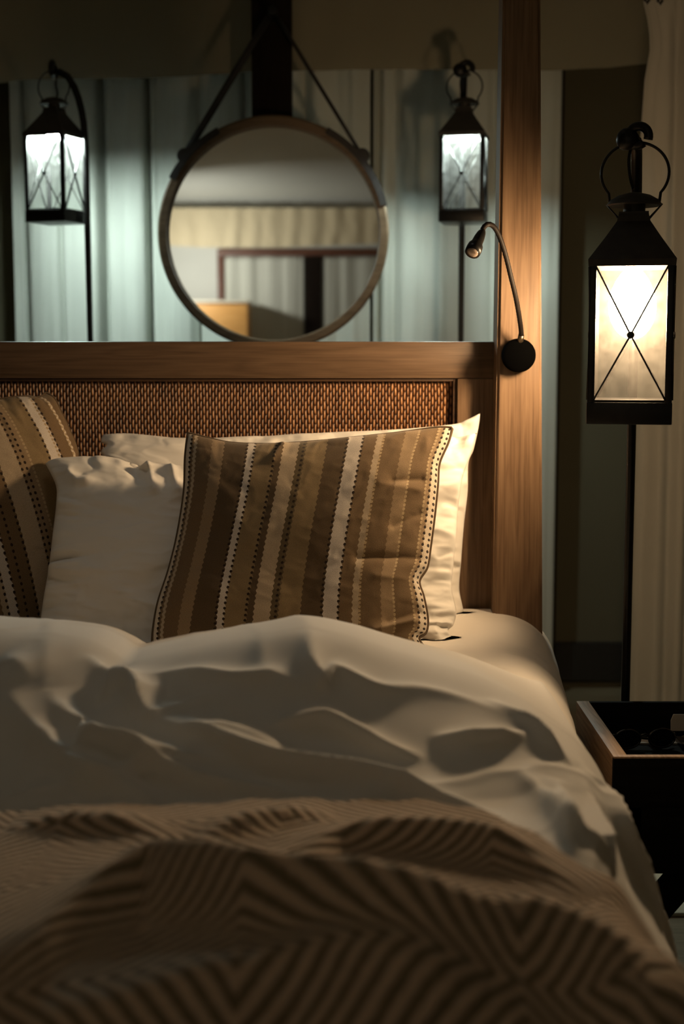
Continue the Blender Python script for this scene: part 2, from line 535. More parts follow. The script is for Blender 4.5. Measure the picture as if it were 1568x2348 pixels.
YC = 4.86
xa = at(28, 500, YC).x; xb = at(848, 500, YC).x; xc = at(1284, 500, YC).x
fl = [(at(p, 600, YC).x, w, d, l) for p, w, d, l in [(62, .008, .05, .03), (140, .007, .03, .03), (236, .013, .11, .01), (343, .009, .08, .01), (455, .018, .04, 0), (560, .015, .04, 0), (700, .02, .05, 0)]]
c = hanging('sheer_curtain', xa, xb, YC, 0.03, 2.62, M_sheer, fl, 0.020, 1)
tag(c, 'long pleated white sheer curtain behind the left lantern and the mirror', 'curtain', 'sheer curtains along the back wall')
fr = [(at(p, 600, YC).x, w, d, l) for p, w, d, l in [(868, .012, .05, .0), (905, .02, .03, .0), (1010, .02, .02, 0), (1130, .02, .02, 0)]]
c = hanging('sheer_curtain', xb + 0.012, xc, YC + 0.012, 0.03, 2.62, M_sheer, fr, 0.012, 2)
tag(c, 'white sheer curtain behind the right cool-lit lantern and the bed post', 'curtain', 'sheer curtains along the back wall')

# canvas flap above the curtains
hem = [(at(px, py, 4.66).x, at(px, py, 4.66).z) for px, py in [(-900, 200), (-200, 200), (0, 190), (60, 183), (350, 179), (580, 165), (850, 159), (1150, 161), (1240, 163), (1300, 160), (1400, 155), (1480, 146), (1700, 130), (2300, 120)]]
v = hanging('canvas_valance', hem[0][0], hem[-1][0], 4.66, 2.0, 2.68, M_canvas, [], 0.006, 9, hem=hem, dx=0.015)
tag(v, 'dark beige canvas flap hanging across the top of the back wall above the curtains', 'valance')

# dark strip added as the shade of the slot at the curtain's right end
pa = at(1262, 400, 4.97).x; pb = at(1290, 400, 4.97).x
struct(boxobj('slot_shade', (pa, pb, 4.96, 5.04, 0.0, 2.66), M_darkwood))

# ivory curtain on the right
YR = 3.9
lf = []
for px, py in [(1420, 1800), (1422, 1590), (1430, 1450), (1440, 1200), (1447, 1000), (1460, 800), (1470, 600), (1470, 320), (1480, 180), (1494, 100), (1486, 40), (1476, 0), (1470, -60)]:
    q = at(px, py, YR); lf.append((q.z, q.x))
c = hanging('bed_curtain', 0.80, 1.75, YR, 0.01, at(1470, -60, YR).z + .12, M_sheer2, [(0.90, .02, .04, 0), (0.96, .015, .05, 0), (1.04, .02, .05, 0)], 0.028, 14, left=lf)
tag(c, 'ivory drape hanging at the right edge behind the warm lantern', 'curtain')
# little dark hooks at the top of that curtain
for k, (px, py) in enumerate([(1478, 2), (1508, 4)]):
    q = at(px, py, YR - 0.06)
    o = tubeobj('curtain_clip', [q + Vector((0, 0, .06)), q + Vector((.004, 0, .02)), q, q + Vector((.006, 0, -.006)), q + Vector((.012, 0, .004))], 0.004, M_black)
    tag(o, ['small dark clip at the top left edge of the ivory drape', 'small dark clip on the ivory drape, right of the other clip'][k], 'clip', 'curtain clips')

# ------------------------------------------------------------------ post and mirror
YP = 4.48
q0, q1 = at(577, 200, YP), at(668, 200, YP)
o = boxobj('support_post', (q0.x, q1.x, YP, YP + 0.11, 0.0, 2.68), M_darkwood, bev=0.006)
tag(o, 'black square wooden tent post behind the round mirror', 'post')

YM = 4.40
mc = at(627, 536, YM)
mir = thing('wall_mirror', 'large round mirror in a wooden ring frame hung on the dark post', 'mirror', (mc.x, YM, mc.z))
R = 238 / (FPX / YM)
Rz = R * 1.015
latheobj('mirror_glass', [(0.0, 0.012), (R + .004, 0.012), (R + .004, 0.018), (0, 0.018)], M_mirror, mir, seg=96, axis='Y')
latheobj('frame', [(R, 0.012), (R, -0.016), (R + .004, -0.020), (R + .024, -0.020), (R + .030, -0.014), (R + .030, 0.045), (R + .004, 0.045), (R, .020)], M_mirrorwood, mir, seg=96, axis='Y', caps=False)
peg_z = at(625, 25, YM).z - mc.z
for sgn, name in ((-1, 'l'), (1, 'r')):
    # leather band lying on the rim and the strap up to the peg
    arc = []
    a0, a1 = (118, 152) if sgn < 0 else (62, 14)
    for k in range(22):
        a = math.radians(a0 + (a1 - a0) * k / 21)
        arc.append((math.cos(a) * (R + .033), 0.012, math.sin(a) * (R + .033)))
    st_a = math.radians(139 if sgn < 0 else 41)
    S0 = Vector((math.cos(st_a) * (R + .036), 0.012, math.sin(st_a) * (R + .036)))
    S1 = Vector((at(625, 20, YM).x - mc.x + sgn * 0.006, 0.03, peg_z))
    bm = bmesh.new()
    bv = []
    for k in range(22):
        a = math.radians(a0 + (a1 - a0) * k / 21)
        bv.append([bm.verts.new((math.cos(a) * r_, y_, math.sin(a) * r_)) for r_, y_ in ((R + .014, -.024), (R + .034, -.024), (R + .036, .047), (R + .029, .047), (R + .029, -.0205), (R + .014, -.0205))])
    for A_, B_ in zip(bv[:-1], bv[1:]):
        for k in range(6): bm.faces.new((A_[k], A_[(k + 1) % 6], B_[(k + 1) % 6], B_[k]))
    bm.faces.new(bv[0][::-1]); bm.faces.new(bv[-1])
    bm_obj('rim_band', bm, M_leather, mir)
    bm = bmesh.new()
    wd = 0.011 if sgn < 0 else 0.006
    tube(bm, [S0, S0.lerp(S1, .3), S0.lerp(S1, .7), S1], 0.01, seg=8, flat=(wd, 0.004))
    bm_obj('strap', bm, M_leather, mir, smooth=True)
    bm = bmesh.new()
    lathe(bm, [(0, -0.014), (0.022, -0.012), (0.024, 0), (0.022, 0.012), (0, 0.014)], seg=16, origin=S0, axis='Y')
    bm_obj('strap_stud', bm, M_leather, mir, auto=True)
bm = bmesh.new(); lathe(bm, [(0, -0.02), (0.014, -0.018), (0.014, 0.08)], seg=16, origin=(at(625, 20, YM).x - mc.x, 0.0, peg_z), axis='Y')
bm_obj('hanging_peg', bm, M_black, mir, auto=True)

# ------------------------------------------------------------------ lanterns
def lantern(loc, rz, label, bulbmat, bulb, sc):
    L = thing('lantern', label, 'lantern', loc, rz, 'hanging candle lanterns')
    L.scale = (sc, sc, sc)
    H = 0.066
    # base tray
    bm = bmesh.new()
    box(bm, -.069, .069, -.069, .069, 0, .036, bev=.002)
    box(bm, -.066, .066, -.066, .066, .036, .040, bev=.001)
    bm_obj('base', bm, M_black, L, auto=True)
    for sx in (-1, 1):
        for sy in (-1, 1):
            bm = bmesh.new()
            a = .0115
            box(bm, *sorted((sx * .068, sx * (.068 - a))), *sorted((sy * .068, sy * (.068 - .003))), .036, .262, bev=.0008)
            box(bm, *sorted((sx * .068, sx * (.068 - .003))), *sorted((sy * .068, sy * (.068 - a))), .036, .262, bev=.0008)
            bm_obj('corner_post', bm, M_black, L, auto=True)
    # roof: rim and pyramid sheet, open below
    bm = bmesh.new()
    def ring(h, z): return [bm.verts.new((x * h, y * h, z)) for x, y in ((-1, -1), (1, -1), (1, 1), (-1, 1))]
    rs = [ring(.0665, .257), ring(.0695, .257), ring(.0705, .268), ring(.044, .306), ring(.027, .332), ring(.0235, .347), ring(.021, .347), ring(.025, .331), ring(.042, .304), ring(.0665, .266)]
    for A, B in zip(rs, rs[1:] + rs[:1]):
        for k in range(4): bm.faces.new((A[k], A[(k + 1) % 4], B[(k + 1) % 4], B[k]))
    bm_obj('roof', bm, M_roof, L)
    bm = bmesh.new()
    box(bm, -.024, .024, -.024, .024, .345, .348)
    lathe(bm, [(0.018, .347), (0.018, .362), (0.043, .3585), (0.0455, .3605), (0.040, .368), (0.026, .376), (0.010, .380), (0, .381)], seg=32)
    bm_obj('cap', bm, M_roof, L, auto=True)
    for s in (-1, 1):
        for y in (-.010, .010):
            tubeobj('cap_strut', [(s * .0245, y, .338), (s * .045, y * .3, .361), (s * .028, y * .3, .369)], .0014, M_black, L, seg=6)
    ringp = []
    for k in range(49):
        a = math.radians(-64 + (308) * k / 48)
        ringp.append((math.cos(a) * .055, 0, .411 + math.sin(a) * .054))
    ringp = [(.044, 0, .362)] + [(x, y, z) for x, y, z in ringp] + [(-.044, 0, .362)]
    # ring_handle
    pts = [( .040, 0, .360)]
    for k in range(45):
        a = math.radians(-40 + 260 * k / 44)
        pts.append((math.cos(a) * .055, 0, .412 + math.sin(a) * .050))
    pts.append((-.040, 0, .360))
    tubeobj('ring_handle', pts, .0024, M_black, L, seg=8)
    # faces: pane + crossed bars + knob
    for k in range(4):
        rot = Matrix.Rotation(k * math.pi / 2, 4, 'Z')
        bm = bmesh.new(); box(bm, -.057, .057, -.0650, -.0636, .040, .258)
        bmesh.ops.transform(bm, matrix=rot, verts=bm.verts); bm_obj('pane', bm, M_glass if bulbmat is M_bulb_warm else M_glass_clear, L)
        for sgn in (-1, 1):
            bm = bmesh.new()
            A = Vector((-sgn * .0575, -.0672, .040)); B = Vector((sgn * .0575, -.0672, .257)); mid = Vector((0, -.0672, .146))
            tube(bm, [A, mid, B], .0021, seg=6, flat=(.0016, .0036))
            bmesh.ops.transform(bm, matrix=rot, verts=bm.verts); bm_obj('cross_bar', bm, M_black, L, smooth=True)
        bm = bmesh.new(); lathe(bm, [(0, -.072), (.0055, -.0715), (.0068, -.069), (.0068, -.066), (0, -.066)], seg=16, axis='Y')
        bmesh.ops.translate(bm, verts=bm.verts, vec=(0, 0, .146))
        bmesh.ops.transform(bm, matrix=rot, verts=bm.verts); bm_obj('knob', bm, M_black, L, auto=True)
    bz, br, bh = bulb
    prof = [(0, bz - bh)]
    for k in range(1, 12):
        a = -math.pi / 2 + math.pi * k / 13
        prof.append((br * math.cos(a) * (1 - 0.25 * max(0, math.sin(a))), bz + bh * math.sin(a)))
    prof.append((br * .38, bz + bh))
    bo = latheobj('bulb', prof, bulbmat, L, seg=24)
    top = bz + bh
    so = latheobj('bulb_socket', [(br * .42, top - .002), (br * .45, top), (br * .45, min(top + .03, .345)), (0.004, .346)], M_roof, L, seg=20)
    return L

def stand(base, rz, top, label, lean=0.0):
    """shepherd's crook pole; the lantern hangs at the local origin, the pole stands at local +x"""
    S = thing('lantern_stand', label, 'stand', (base[0], base[1], 0), rz, 'lantern stands')
    off = .088
    z = top     # height of the hook under the ring
    latheobj('foot', [(0, 0.001), (.070, 0.001), (.070, .009), (.012, .015), (.010, .03), (0, .03)], M_black, S, seg=40, origin=(off + lean, 0, 0))
    pts = [(off + lean, 0, .02), (off + lean * .6, 0, z * .5), (off + lean * .15, 0, z - .30), (off, 0, z - .20), (off * .93, 0, z - .12), (off * .72, 0, z - .05), (off * .42, 0, z - .006), (off * .15, 0, z + .004)]
    pp = catmull(pts, 60)
    bm = bmesh.new(); tube(bm, pp, [.0085] * 30 + [.0085 + .002 * k / 30 for k in range(30)], seg=12)
    bm_obj('pole', bm, M_black, S, smooth=True)
    # hammered curl at the tip
    curl = []
    for k in range(26):
        a = math.radians(200 - 330 * k / 25)
        rr = .019 - .004 * k / 25
        curl.append((-.002 + .2 * rr * math.cos(a), -.004 + rr * math.cos(a), z + .010 + rr * math.sin(a)))
    tubeobj('curl', curl, .0085, M_black, S, seg=10)
    bm = bmesh.new()
    bmesh.ops.create_icosphere(bm, subdivisions=3, radius=.020)
    for v in bm.verts:
        v.co = Vector((v.co.x * .75, v.co.y * 1.05 + .014, v.co.z * 1.0 + z + .006))
        v.co += v.co.normalized() * .0015 * math.sin(40 * v.co.y + 90 * v.co.z)
    bm_obj('knob', bm, M_black, S, smooth=True)
    # lamp cord down to the cap
    tubeobj('cord', catmull([(.012, .008, z - .004), (.006, .012, z - .03), (.010, .009, z - .06), (.004, .003, z - .082)], 14), .003, M_black, S, seg=6)
    return S

LB = at(1443, 969, 2.62)
lantern(LB, math.radians(-12.5), 'black iron and glass lantern glowing warm yellow at the right, nearest the bed', M_bulb_warm, (.200, .040, .060), 1.092)
stand(LB, math.radians(90 - 14), LB.z + .462 * 1.092, 'thin black iron pole holding the warm lantern behind the tray table', 0.0)
LC = at(1062, 512, 4.30)
lantern(LC, math.radians(-11), 'black lantern with cool white light between the mirror and the bed post', M_bulb_cool, (.286, .020, .018), .96)
stand(LC, math.radians(88), LC.z + .437, 'thin black pole standing behind the headboard right of the mirror')
LA = at(130, 512, 4.30)
lantern(LA, math.radians(-20), 'black lantern with bright blue-white light left of the mirror', M_bulb_cool_left, (.272, .025, .022), .96)
stand(LA, math.radians(10), LA.z + .437, 'curved black pole standing behind the headboard left of the mirror', 0.008)

# ------------------------------------------------------------------ bed frame
bed = thing('four_poster_bed', 'teak four poster bed with a woven rattan headboard', 'bed', (0, 2.95, 0))
def bedbox(name, x0, x1, y0, y1, z0, z1, m, bev=.004):
    return boxobj(name, (x0, x1, y0 - 2.95, y1 - 2.95, z0, z1), m, bed, bev)
YH = 2.93
XL = -1.40
def post(xl0, xr0, xl1, xr1):
    bm = bmesh.new()
    box(bm, 0, 1, 0, 1, 0, 1)
    zt = 2.25
    for v in bm.verts:
        top = v.co.z > .5
        a, b = (xl1, xr1) if top else (xl0, xr0)
        w = b - a
        v.co = Vector((a + v.co.x * w, (2.865 - 2.95) + v.co.y * (.095 if not top else .080), zt if top else 0.0))
    bmesh.ops.bevel(bm, geom=list(bm.edges), offset=.006, segments=3, affect='EDGES')
    return bm_obj('bed_post', bm, M_wood, bed, auto=True)
e0 = at(1130, 1400, 2.865); e1 = at(1153, 0, 2.865); g0 = at(1244, 1400, 2.865); g1 = at(1240, 0, 2.865)
def ext(p, q, z): t = (z - p.z) / (q.z - p.z); return p.x + (q.x - p.x) * t
post(ext(e0, e1, 0), ext(g0, g1, 0), ext(e0, e1, 2.25), ext(g0, g1, 2.25))
post(XL - .10, XL, XL - .095, XL - .015)
xs_r = ext(e0, e1, 1.0) + .012
zt = at(1000, 783, YH).z; zb = at(1000, 868, YH).z
xst = at(1048, 930, YH).x
r = bedbox('top_rail', XL, xs_r, YH, YH + .05, zb, zt, M_woodx)
r.rotation_euler = (0, 0, 0)
bedbox('stile', xst, xs_r - .001, YH + .0005, YH + .05, .40, zb + .0005, M_wood)
bedbox('stile', XL, XL + .085, YH + .0005, YH + .05, .40, zb + .0005, M_wood)
bedbox('lower_rail', XL + .085, xst, YH, YH + .05, .40, .52, M_woodx)
bedbox('rattan_panel', XL + .08, xst + .004, YH + .022, YH + .030, .51, zb + .004, M_rattan, bev=0)
i1 = at(1039, 930, YH).x
bm = bmesh.new()
box(bm, i1, xst, YH + .008 - 2.95, YH + .02 - 2.95, .52, zb, .001)
box(bm, XL + .085, i1, YH + .008 - 2.95, YH + .02 - 2.95, zb - .006, zb, .001)
bm_obj('panel_bead', bm, wood('dark_bead', (0.03, 0.014, 0.006), (0.06, 0.03, 0.014), (0.09, 0.045, 0.02), 'X'), bed, auto=True)
bedbox('side_rail', .36, .40, 1.0, 2.865, .28, .42, M_wood)
bedbox('side_rail', XL, XL + .04, 1.0, 2.865, .28, .42, M_wood)
bedbox('foot_rail', XL + .04, .36, 1.0, 1.04, .28, .42, M_woodx)
bedbox('slat_deck', XL + .04, .36, 1.04, 2.90, .395, .415, M_woodx)
bedbox('leg', .33, .40, 1.0, 1.07, 0, .28, M_wood)
bedbox('leg', XL, XL + .07, 1.0, 1.07, 0, .28, M_wood)

for _o in [c for c in bed.children if c.name.split('.')[0] in ('side_rail', 'foot_rail', 'slat_deck', 'leg')]:
    for v in _o.data.vertices:
        v.co.x -= .09 * max(0.0, -.05 - v.co.y)

# reading lamp on the post
YL = 2.845
lb = at(1190, 815, YL)
rl = thing('reading_lamp', 'small black gooseneck reading lamp fixed to the bed post', 'lamp', (lb.x, 2.8645, lb.z))
bm = bmesh.new(); lathe(bm, [(0, -.030), (.026, -.0295), (.0315, -.026), (.0335, -.018), (.0335, -.001)], seg=40, axis='Y')
bm_obj('wall_base', bm, M_soot, rl, auto=True)
gp = [(1191, 790, 2.845), (1195, 768, 2.83), (1191, 730, 2.80), (1182, 680, 2.77), (1170, 630, 2.75), (1159, 585, 2.735), (1146, 545, 2.72), (1133, 521, 2.71), (1120, 514, 2.705), (1110, 520, 2.70), (1104, 533, 2.695)]
gw = [at(*g) - Vector((lb.x, 2.8645, lb.z)) for g in gp]
gc = catmull([tuple(x) for x in gw], 90)
bm = bmesh.new(); tube(bm, gc, [.0046 + (.0005 if k % 2 else 0) for k in range(90)], seg=10)
bm_obj('gooseneck', bm, metal('gooseneck_bronze', (0.006, 0.004, 0.003), 0.6, 0.0, 0.12), rl, smooth=True)
tubeobj('ferrule', [gc[0], gc[7]], .0062, metal('ferrule_bronze', (0.12, 0.09, 0.06), 0.3, 0.9), rl, seg=12)
h0 = at(1106, 530, 2.695) - Vector((lb.x, 2.8645, lb.z)); h1 = at(1083, 579, 2.655) - Vector((lb.x, 2.8645, lb.z))
ax = (h1 - h0)
def hp(t): return h0 + ax * t
tubeobj('lamp_head', [hp(t) for t in (0, .12, .3, .5, .62, .70, .85, 1.0)], [.0060, .0082, .0098, .0105, .0112, .0142, .0150, .0145], M_black, rl, seg=20)
tubeobj('lens', [hp(.985), hp(1.012), hp(1.03)], [.0112, .0105, .006], metal('lamp_lens', (0.22, 0.17, 0.14), 0.15, 0.3), rl, seg=20)

# ------------------------------------------------------------------ mattress and sheet
ZM = 0.672
SKEW = .09
def skew(o, y_off=0.0, k=SKEW):
    for v in o.data.vertices:
        v.co.x -= k * max(0.0, 2.9 - (v.co.y + y_off))
    o.data.update()
    return o

def soft_box(name, x0, x1, y0, y1, z0, z1, r, m, parent=None, nx=150, ny=120, wr=0.0):
    """rounded top box as one draped surface"""
    # profile across: side, round, top, round, side
    def prof(n, a0, a1):
        pts = []
        L = (z1 - z0 - r); T = (a1 - a0 - 2 * r); q = math.pi / 2 * r
        tot = 2 * L + 2 * q + T
        for d in np.linspace(0, tot, n):
            if d < L: pts.append((a0, z0 + d))
            elif d < L + q:
                a = (d - L) / r; pts.append((a0 + r - r * math.cos(a), z1 - r + r * math.sin(a)))
            elif d < L + q + T: pts.append((a0 + r + (d - L - q), z1))
            elif d < L + 2 * q + T:
                a = (d - L - q - T) / r; pts.append((a1 - r + r * math.sin(a), z1 - r + r * math.cos(a)))
            else: pts.append((a1, z1 - r - (d - L - 2 * q - T)))
        return np.array(pts)
    px = prof(nx, x0, x1)
    P = np.zeros((nx, ny, 3)); yy = np.linspace(y0, y1, ny)
    P[..., 0] = px[:, None, 0]; P[..., 1] = yy[None]; P[..., 2] = px[:, None, 1]
    if wr:
        S = np.arange(nx)[:, None] * 0.05; T_ = yy[None] * 12
        side = np.clip((P[..., 0] - (x1 - .14)) / .10, 0, 1)
        P[..., 2] += wr * fbm(S, T_ * .6, 5) * 1.2
        w2 = ridged(S * .55 + 2.2 * P[..., 1], T_ * 1.6, 9, 3) - .6
        P[..., 2] += wr * 1.2 * w2 * side * (P[..., 2] > z0 + .1)
        P[..., 0] += side * wr * .9 * ridged(T_ * 1.3, S * .4, 4, 2)
    o = link(name, grid_mesh(name, P), m, parent)
    return o
mt = soft_box('mattress', XL + .03, .425, 1.11, 2.905, .42, ZM - .008, .11, cloth('mattress_ticking', (0.6, 0.58, 0.52)))
skew(mt)
so = mt.modifiers.new('t', 'SOLIDIFY'); so.thickness = 0.01
tag(mt, 'thick mattress on the teak bed under the white sheet', 'mattress')
sh = soft_box('fitted_sheet', XL + .015, .442, 1.10, 2.915, .34, ZM, .125, M_sheet, nx=420, ny=380, wr=.004)
skew(sh)
so = sh.modifiers.new('t', 'SOLIDIFY'); so.thickness = 0.003
tag(sh, 'white sheet on the mattress, bare at the right beside the pillows', 'sheet')

# ------------------------------------------------------------------ pillows
def coons(top, right, bottom, left, N, M_):
    T = catmull(top, N); B = catmull(bottom, N); L = catmull(left, M_); Rr = catmull(right, M_)
    u = np.linspace(0, 1, N)[:, None, None]; v = np.linspace(0, 1, M_)[None, :, None]   # v: 0 top, 1 bottom
    def soft(C):
        # low-order run of an edge with the same ends; its wiggles stay near that edge
        k = np.linspace(0, 1, len(C)); out = np.zeros_like(C)
        lin = C[0] + (C[-1] - C[0]) * k[:, None]
        basis = np.stack([k * (1 - k), k * (1 - k) * (2 * k - 1)], 1)
        co, *_ = np.linalg.lstsq(basis, C - lin, rcond=None)
        return lin + basis @ co
    Ts, Bs, Ls, Rs = soft(T), soft(B), soft(L), soft(Rr)
    S = (1 - v) * Ts[:, None] + v * Bs[:, None] + (1 - u) * Ls[None] + u * Rs[None]
    S -= (1 - u) * (1 - v) * T[0] + u * (1 - v) * T[-1] + (1 - u) * v * B[0] + u * v * B[-1]
    S = S + (T - Ts)[:, None] * (1 - v) ** 9 + (B - Bs)[:, None] * v ** 9 + (L - Ls)[None] * (1 - u) ** 9 + (Rr - Rs)[None] * u ** 9
    return S, T, B, L, Rr

def edge(pts, d0, d1):
    """list of photo spots, depth running from d0 to d1 along their vertical or horizontal run"""
    n = len(pts); out = []
    for i, p in enumerate(pts):
        t = i / (n - 1)
        d = p[2] if len(p) > 2 else d0 + (d1 - d0) * t
        out.append(tuple(at(p[0], p[1], d)))
    return out

def pillow(name, top, right, bottom, left, thick, m, label, cat, group, seed, wr=.006, piping=False, zmin=ZM + .002, back=.45, N=200, M_=170, gather=0.0, strokes=(), ex=.42):
    S, T, B, L, Rr = coons(top, right, bottom, left, N, M_)
    u = np.linspace(-1, 1, N)[:, None]; v = np.linspace(-1, 1, M_)[None]
    du = np.gradient(S, axis=0); dv = np.gradient(S, axis=1)
    nr = np.cross(du, dv); nr /= np.linalg.norm(nr, axis=-1, keepdims=True) + 1e-12
    if nr[N // 2, M_ // 2, 1] > 0: nr = -nr
    # smooth direction: blend to mean
    mean = nr.reshape(-1, 3).mean(0); mean /= np.linalg.norm(mean)
    nr = nr * .2 + mean * .8; nr /= np.linalg.norm(nr, axis=-1, keepdims=True)
    bul = ((1 - np.abs(u) ** 2.4) * (1 - np.abs(v) ** 2.4)); bul = np.clip(bul, 0, 1) ** ex
    eu = np.clip(1 - (1 - np.abs(u)) / .35, 0, 1); ev = np.clip(1 - (1 - np.abs(v)) / .35, 0, 1)
    fade = np.clip(bul / .25, 0, 1)
    W = 2 * fbm((u * 2.0 + 2 * fbm(u * 2, v * 2, seed + 31)) + 0 * v, v * 2.0 + 0 * u, seed, 4)
    rd = ridged(u * 2.3 + v * 1.1 + 1.5 * fbm(u * 1.5, v * 1.5, seed + 7), v * 2.6 - u * .9, seed + 2, 3) - .65
    disp = wr * (W * .8 + rd * 1.3)
    # gathers running in from the edges
    ph = 30 * u + 5 * fbm(u * 3, v * 1.5, seed + 4) * 6
    gt = (np.sin(ph * .55) * .5 + np.abs(np.sin(ph * .37 + 1.3)) - .5) * np.clip(ev, 0, 1) ** 1.3 * (.4 + fbm(u * 5, v * 2, seed + 6) + .5)
    ph2 = 26 * v + 5 * fbm(u * 1.5, v * 3, seed + 14) * 5
    gs = (np.sin(ph2 * .5) * .5 + np.abs(np.sin(ph2 * .31 + .7)) - .5) * np.clip(eu, 0, 1) ** 1.3 * (.3 + fbm(u * 2, v * 5, seed + 16) + .5)
    disp = disp + (gather + .35 * wr) * (gt + .7 * gs)
    for (pts, a, w) in strokes:
        pr, _ = project(S.reshape(-1, 3)); pr = pr.reshape(N, M_, 2)
        d = np.full((N, M_), 1e9)
        for (p, q) in zip(pts[:-1], pts[1:]):
            p = np.array(p, float); q = np.array(q, float); e = q - p
            tt = np.clip(((pr - p) @ e) / (e @ e), 0, 1)
            d = np.minimum(d, np.linalg.norm(pr - (p + tt[..., None] * e), axis=-1))
        disp = disp + a * np.exp(-(np.sqrt(d * d + 4)) / w)
    F = S + nr * (thick * bul + disp * fade)[..., None]
    K = S - nr * (thick * back * bul + disp * .4 * fade)[..., None]
    if zmin:
        F[..., 2] = np.maximum(F[..., 2], zmin); K[..., 2] = np.maximum(K[..., 2], zmin)
    K[..., 1] = np.minimum(K[..., 1], 2.925)
    UV = np.zeros((N, M_, 2)); UV[..., 0] = (u + 1) / 2 + 0 * v; UV[..., 1] = 1 - ((v + 1) / 2 + 0 * u)
    a = grid_mesh(name, F, UV); b = grid_mesh(name + '_b', K, UV)
    bm = bmesh.new(); bm.from_mesh(a)
    bm2 = bmesh.new(); bm2.from_mesh(b); bmesh.ops.reverse_faces(bm2, faces=bm2.faces); bm2.to_mesh(b); bm2.free()
    bm.from_mesh(b); bpy.data.meshes.remove(b)
    bmesh.ops.remove_doubles(bm, verts=[v_ for v_ in bm.verts if len(v_.link_edges) < 4], dist=2e-4)
    bmesh.ops.recalc_face_normals(bm, faces=bm.faces)
    bm.to_mesh(a); bm.free()
    o = link(name, a, m)
    if piping:
        loop = np.vstack([F[:, 0], F[-1, 1:], F[::-1, -1][1:], F[0, ::-1][1:-1]])[::2]
        k = np.array(loop); sm = k.copy()
        pt = [tuple(p) for p in sm]
        po = tubeobj('piping', pt, .0032, M_piping, o, closed=True, seg=8)
        po['label'] = 'brown corded piping'
    return tag(o, label, cat, group)

# rear white pillow
pillow('pillow',
       edge([(236, 996), (300, 994), (420, 1006), (600, 1000), (760, 991), (900, 985), (1035, 973), (1070, 962), (1101, 947)], 2.90, 2.89),
       edge([(1101, 947), (1098, 975), (1086, 1030), (1074, 1062), (1072, 1130), (1064, 1200), (1057, 1290), (1053, 1350), (1062, 1400), (1058, 1425), (1097, 1412)], 2.89, 2.87),
       edge([(262, 1440), (500, 1440), (800, 1440), (1000, 1432), (1097, 1412)], 2.83, 2.87),
       edge([(236, 996), (231, 1012), (243, 1022), (232, 1037), (250, 1080), (262, 1200), (262, 1440)], 2.87, 2.80),
       .055, M_white, 'rear white bed pillow leaning on the rattan headboard', 'pillow', 'white bed pillows', 3, wr=.007, gather=.006, back=.35)
# front white pillow
pillow('pillow',
       edge([(104, 1063), (122, 1053), (180, 1047), (260, 1051), (340, 1072), (420, 1077), (600, 1047), (800, 1020), (1000, 1001), (1050, 1002), (1093, 993)], 2.75, 2.80),
       edge([(1093, 993), (1080, 1040), (1061, 1092), (1052, 1150), (1047, 1220), (1040, 1290), (1036, 1350), (1046, 1400), (1040, 1432), (1028, 1450), (1062, 1484)], 2.80, 2.61),
       edge([(90, 1510), (400, 1520), (700, 1515), (950, 1500), (1062, 1484)], 2.58, 2.61),
       edge([(104, 1063), (127, 1110), (129, 1150), (120, 1230), (112, 1300), (100, 1370), (92, 1430), (90, 1510)], 2.75, 2.58),
       .070, M_white, 'front white bed pillow half hidden behind the striped cushion with brown piping', 'pillow', 'white bed pillows', 12, wr=.013, gather=.013,
       strokes=[([(1000, 1290), (1060, 1262)], -.010, 9), ([(985, 1110), (1075, 1070)], -.006, 10), ([(990, 1420), (1050, 1400)], .010, 10),
                ([(1000, 1465), (1055, 1440)], .012, 8), ([(340, 1080), (360, 1150)], .020, 12), ([(395, 1080), (412, 1150)], .018, 9),
                ([(300, 1060), (320, 1110)], -.018, 10), ([(160, 1090), (180, 1120), (200, 1120)], .018, 12)])
# left striped cushion
pillow('throw_cushion',
       edge([(-430, 1010), (-330, 985), (-200, 955), (-100, 936), (0, 916), (60, 910), (88, 912), (106, 901)], 2.76, 2.905),
       edge([(106, 901), (124, 914), (140, 945), (165, 1000), (184, 1050), (212, 1130), (238, 1220), (262, 1330), (282, 1450)], 2.905, 2.83),
       edge([(-230, 1560), (-50, 1540), (120, 1500), (282, 1450)], 2.62, 2.83),
       edge([(-430, 1010), (-370, 1150), (-300, 1350), (-230, 1560)], 2.74, 2.60),
       .065, M_strf, 'striped cushion at the far left edge tilted against the headboard', 'cushion', 'striped cushions', 21, wr=.006, gather=.003, piping=True, ex=.5)
# main striped cushion
pillow('throw_cushion',
       edge([(431, 993), (470, 1003), (530, 1016), (620, 1019), (720, 1013), (820, 1003), (920, 992), (1000, 981), (1037, 981)], 2.67, 2.66),
       edge([(1037, 981), (1027, 1015), (1007, 1062), (1003, 1110), (996, 1180), (987, 1250), (979, 1300), (961, 1333), (971, 1370), (980, 1420), (976, 1450), (960, 1466), (986, 1500)], 2.66, 2.49),
       edge([(349, 1480), (500, 1505), (800, 1520), (986, 1500)], 2.49, 2.49),
       edge([(431, 993), (425, 1050), (422, 1130), (406, 1230), (386, 1310), (363, 1380), (352, 1440), (349, 1480)], 2.67, 2.49),
       .070, M_str, 'brown and cream striped cushion standing in front of the white pillows, centre', 'cushion', 'striped cushions', 33, wr=.0030, gather=.002, piping=True, ex=.5, back=.15,
       strokes=[([(900, 1122), (965, 1112)], -.009, 10), ([(900, 1225), (960, 1190)], -.006, 10), ([(820, 1300), (955, 1290)], -.008, 11),
                ([(890, 1440), (960, 1410)], -.010, 12), ([(860, 1460), (950, 1432)], .012, 10), ([(650, 1025), (630, 1070)], .010, 10),
                ([(870, 1130), (960, 1140)], .004, 14), ([(860, 1340), (960, 1345)], .005, 16)])

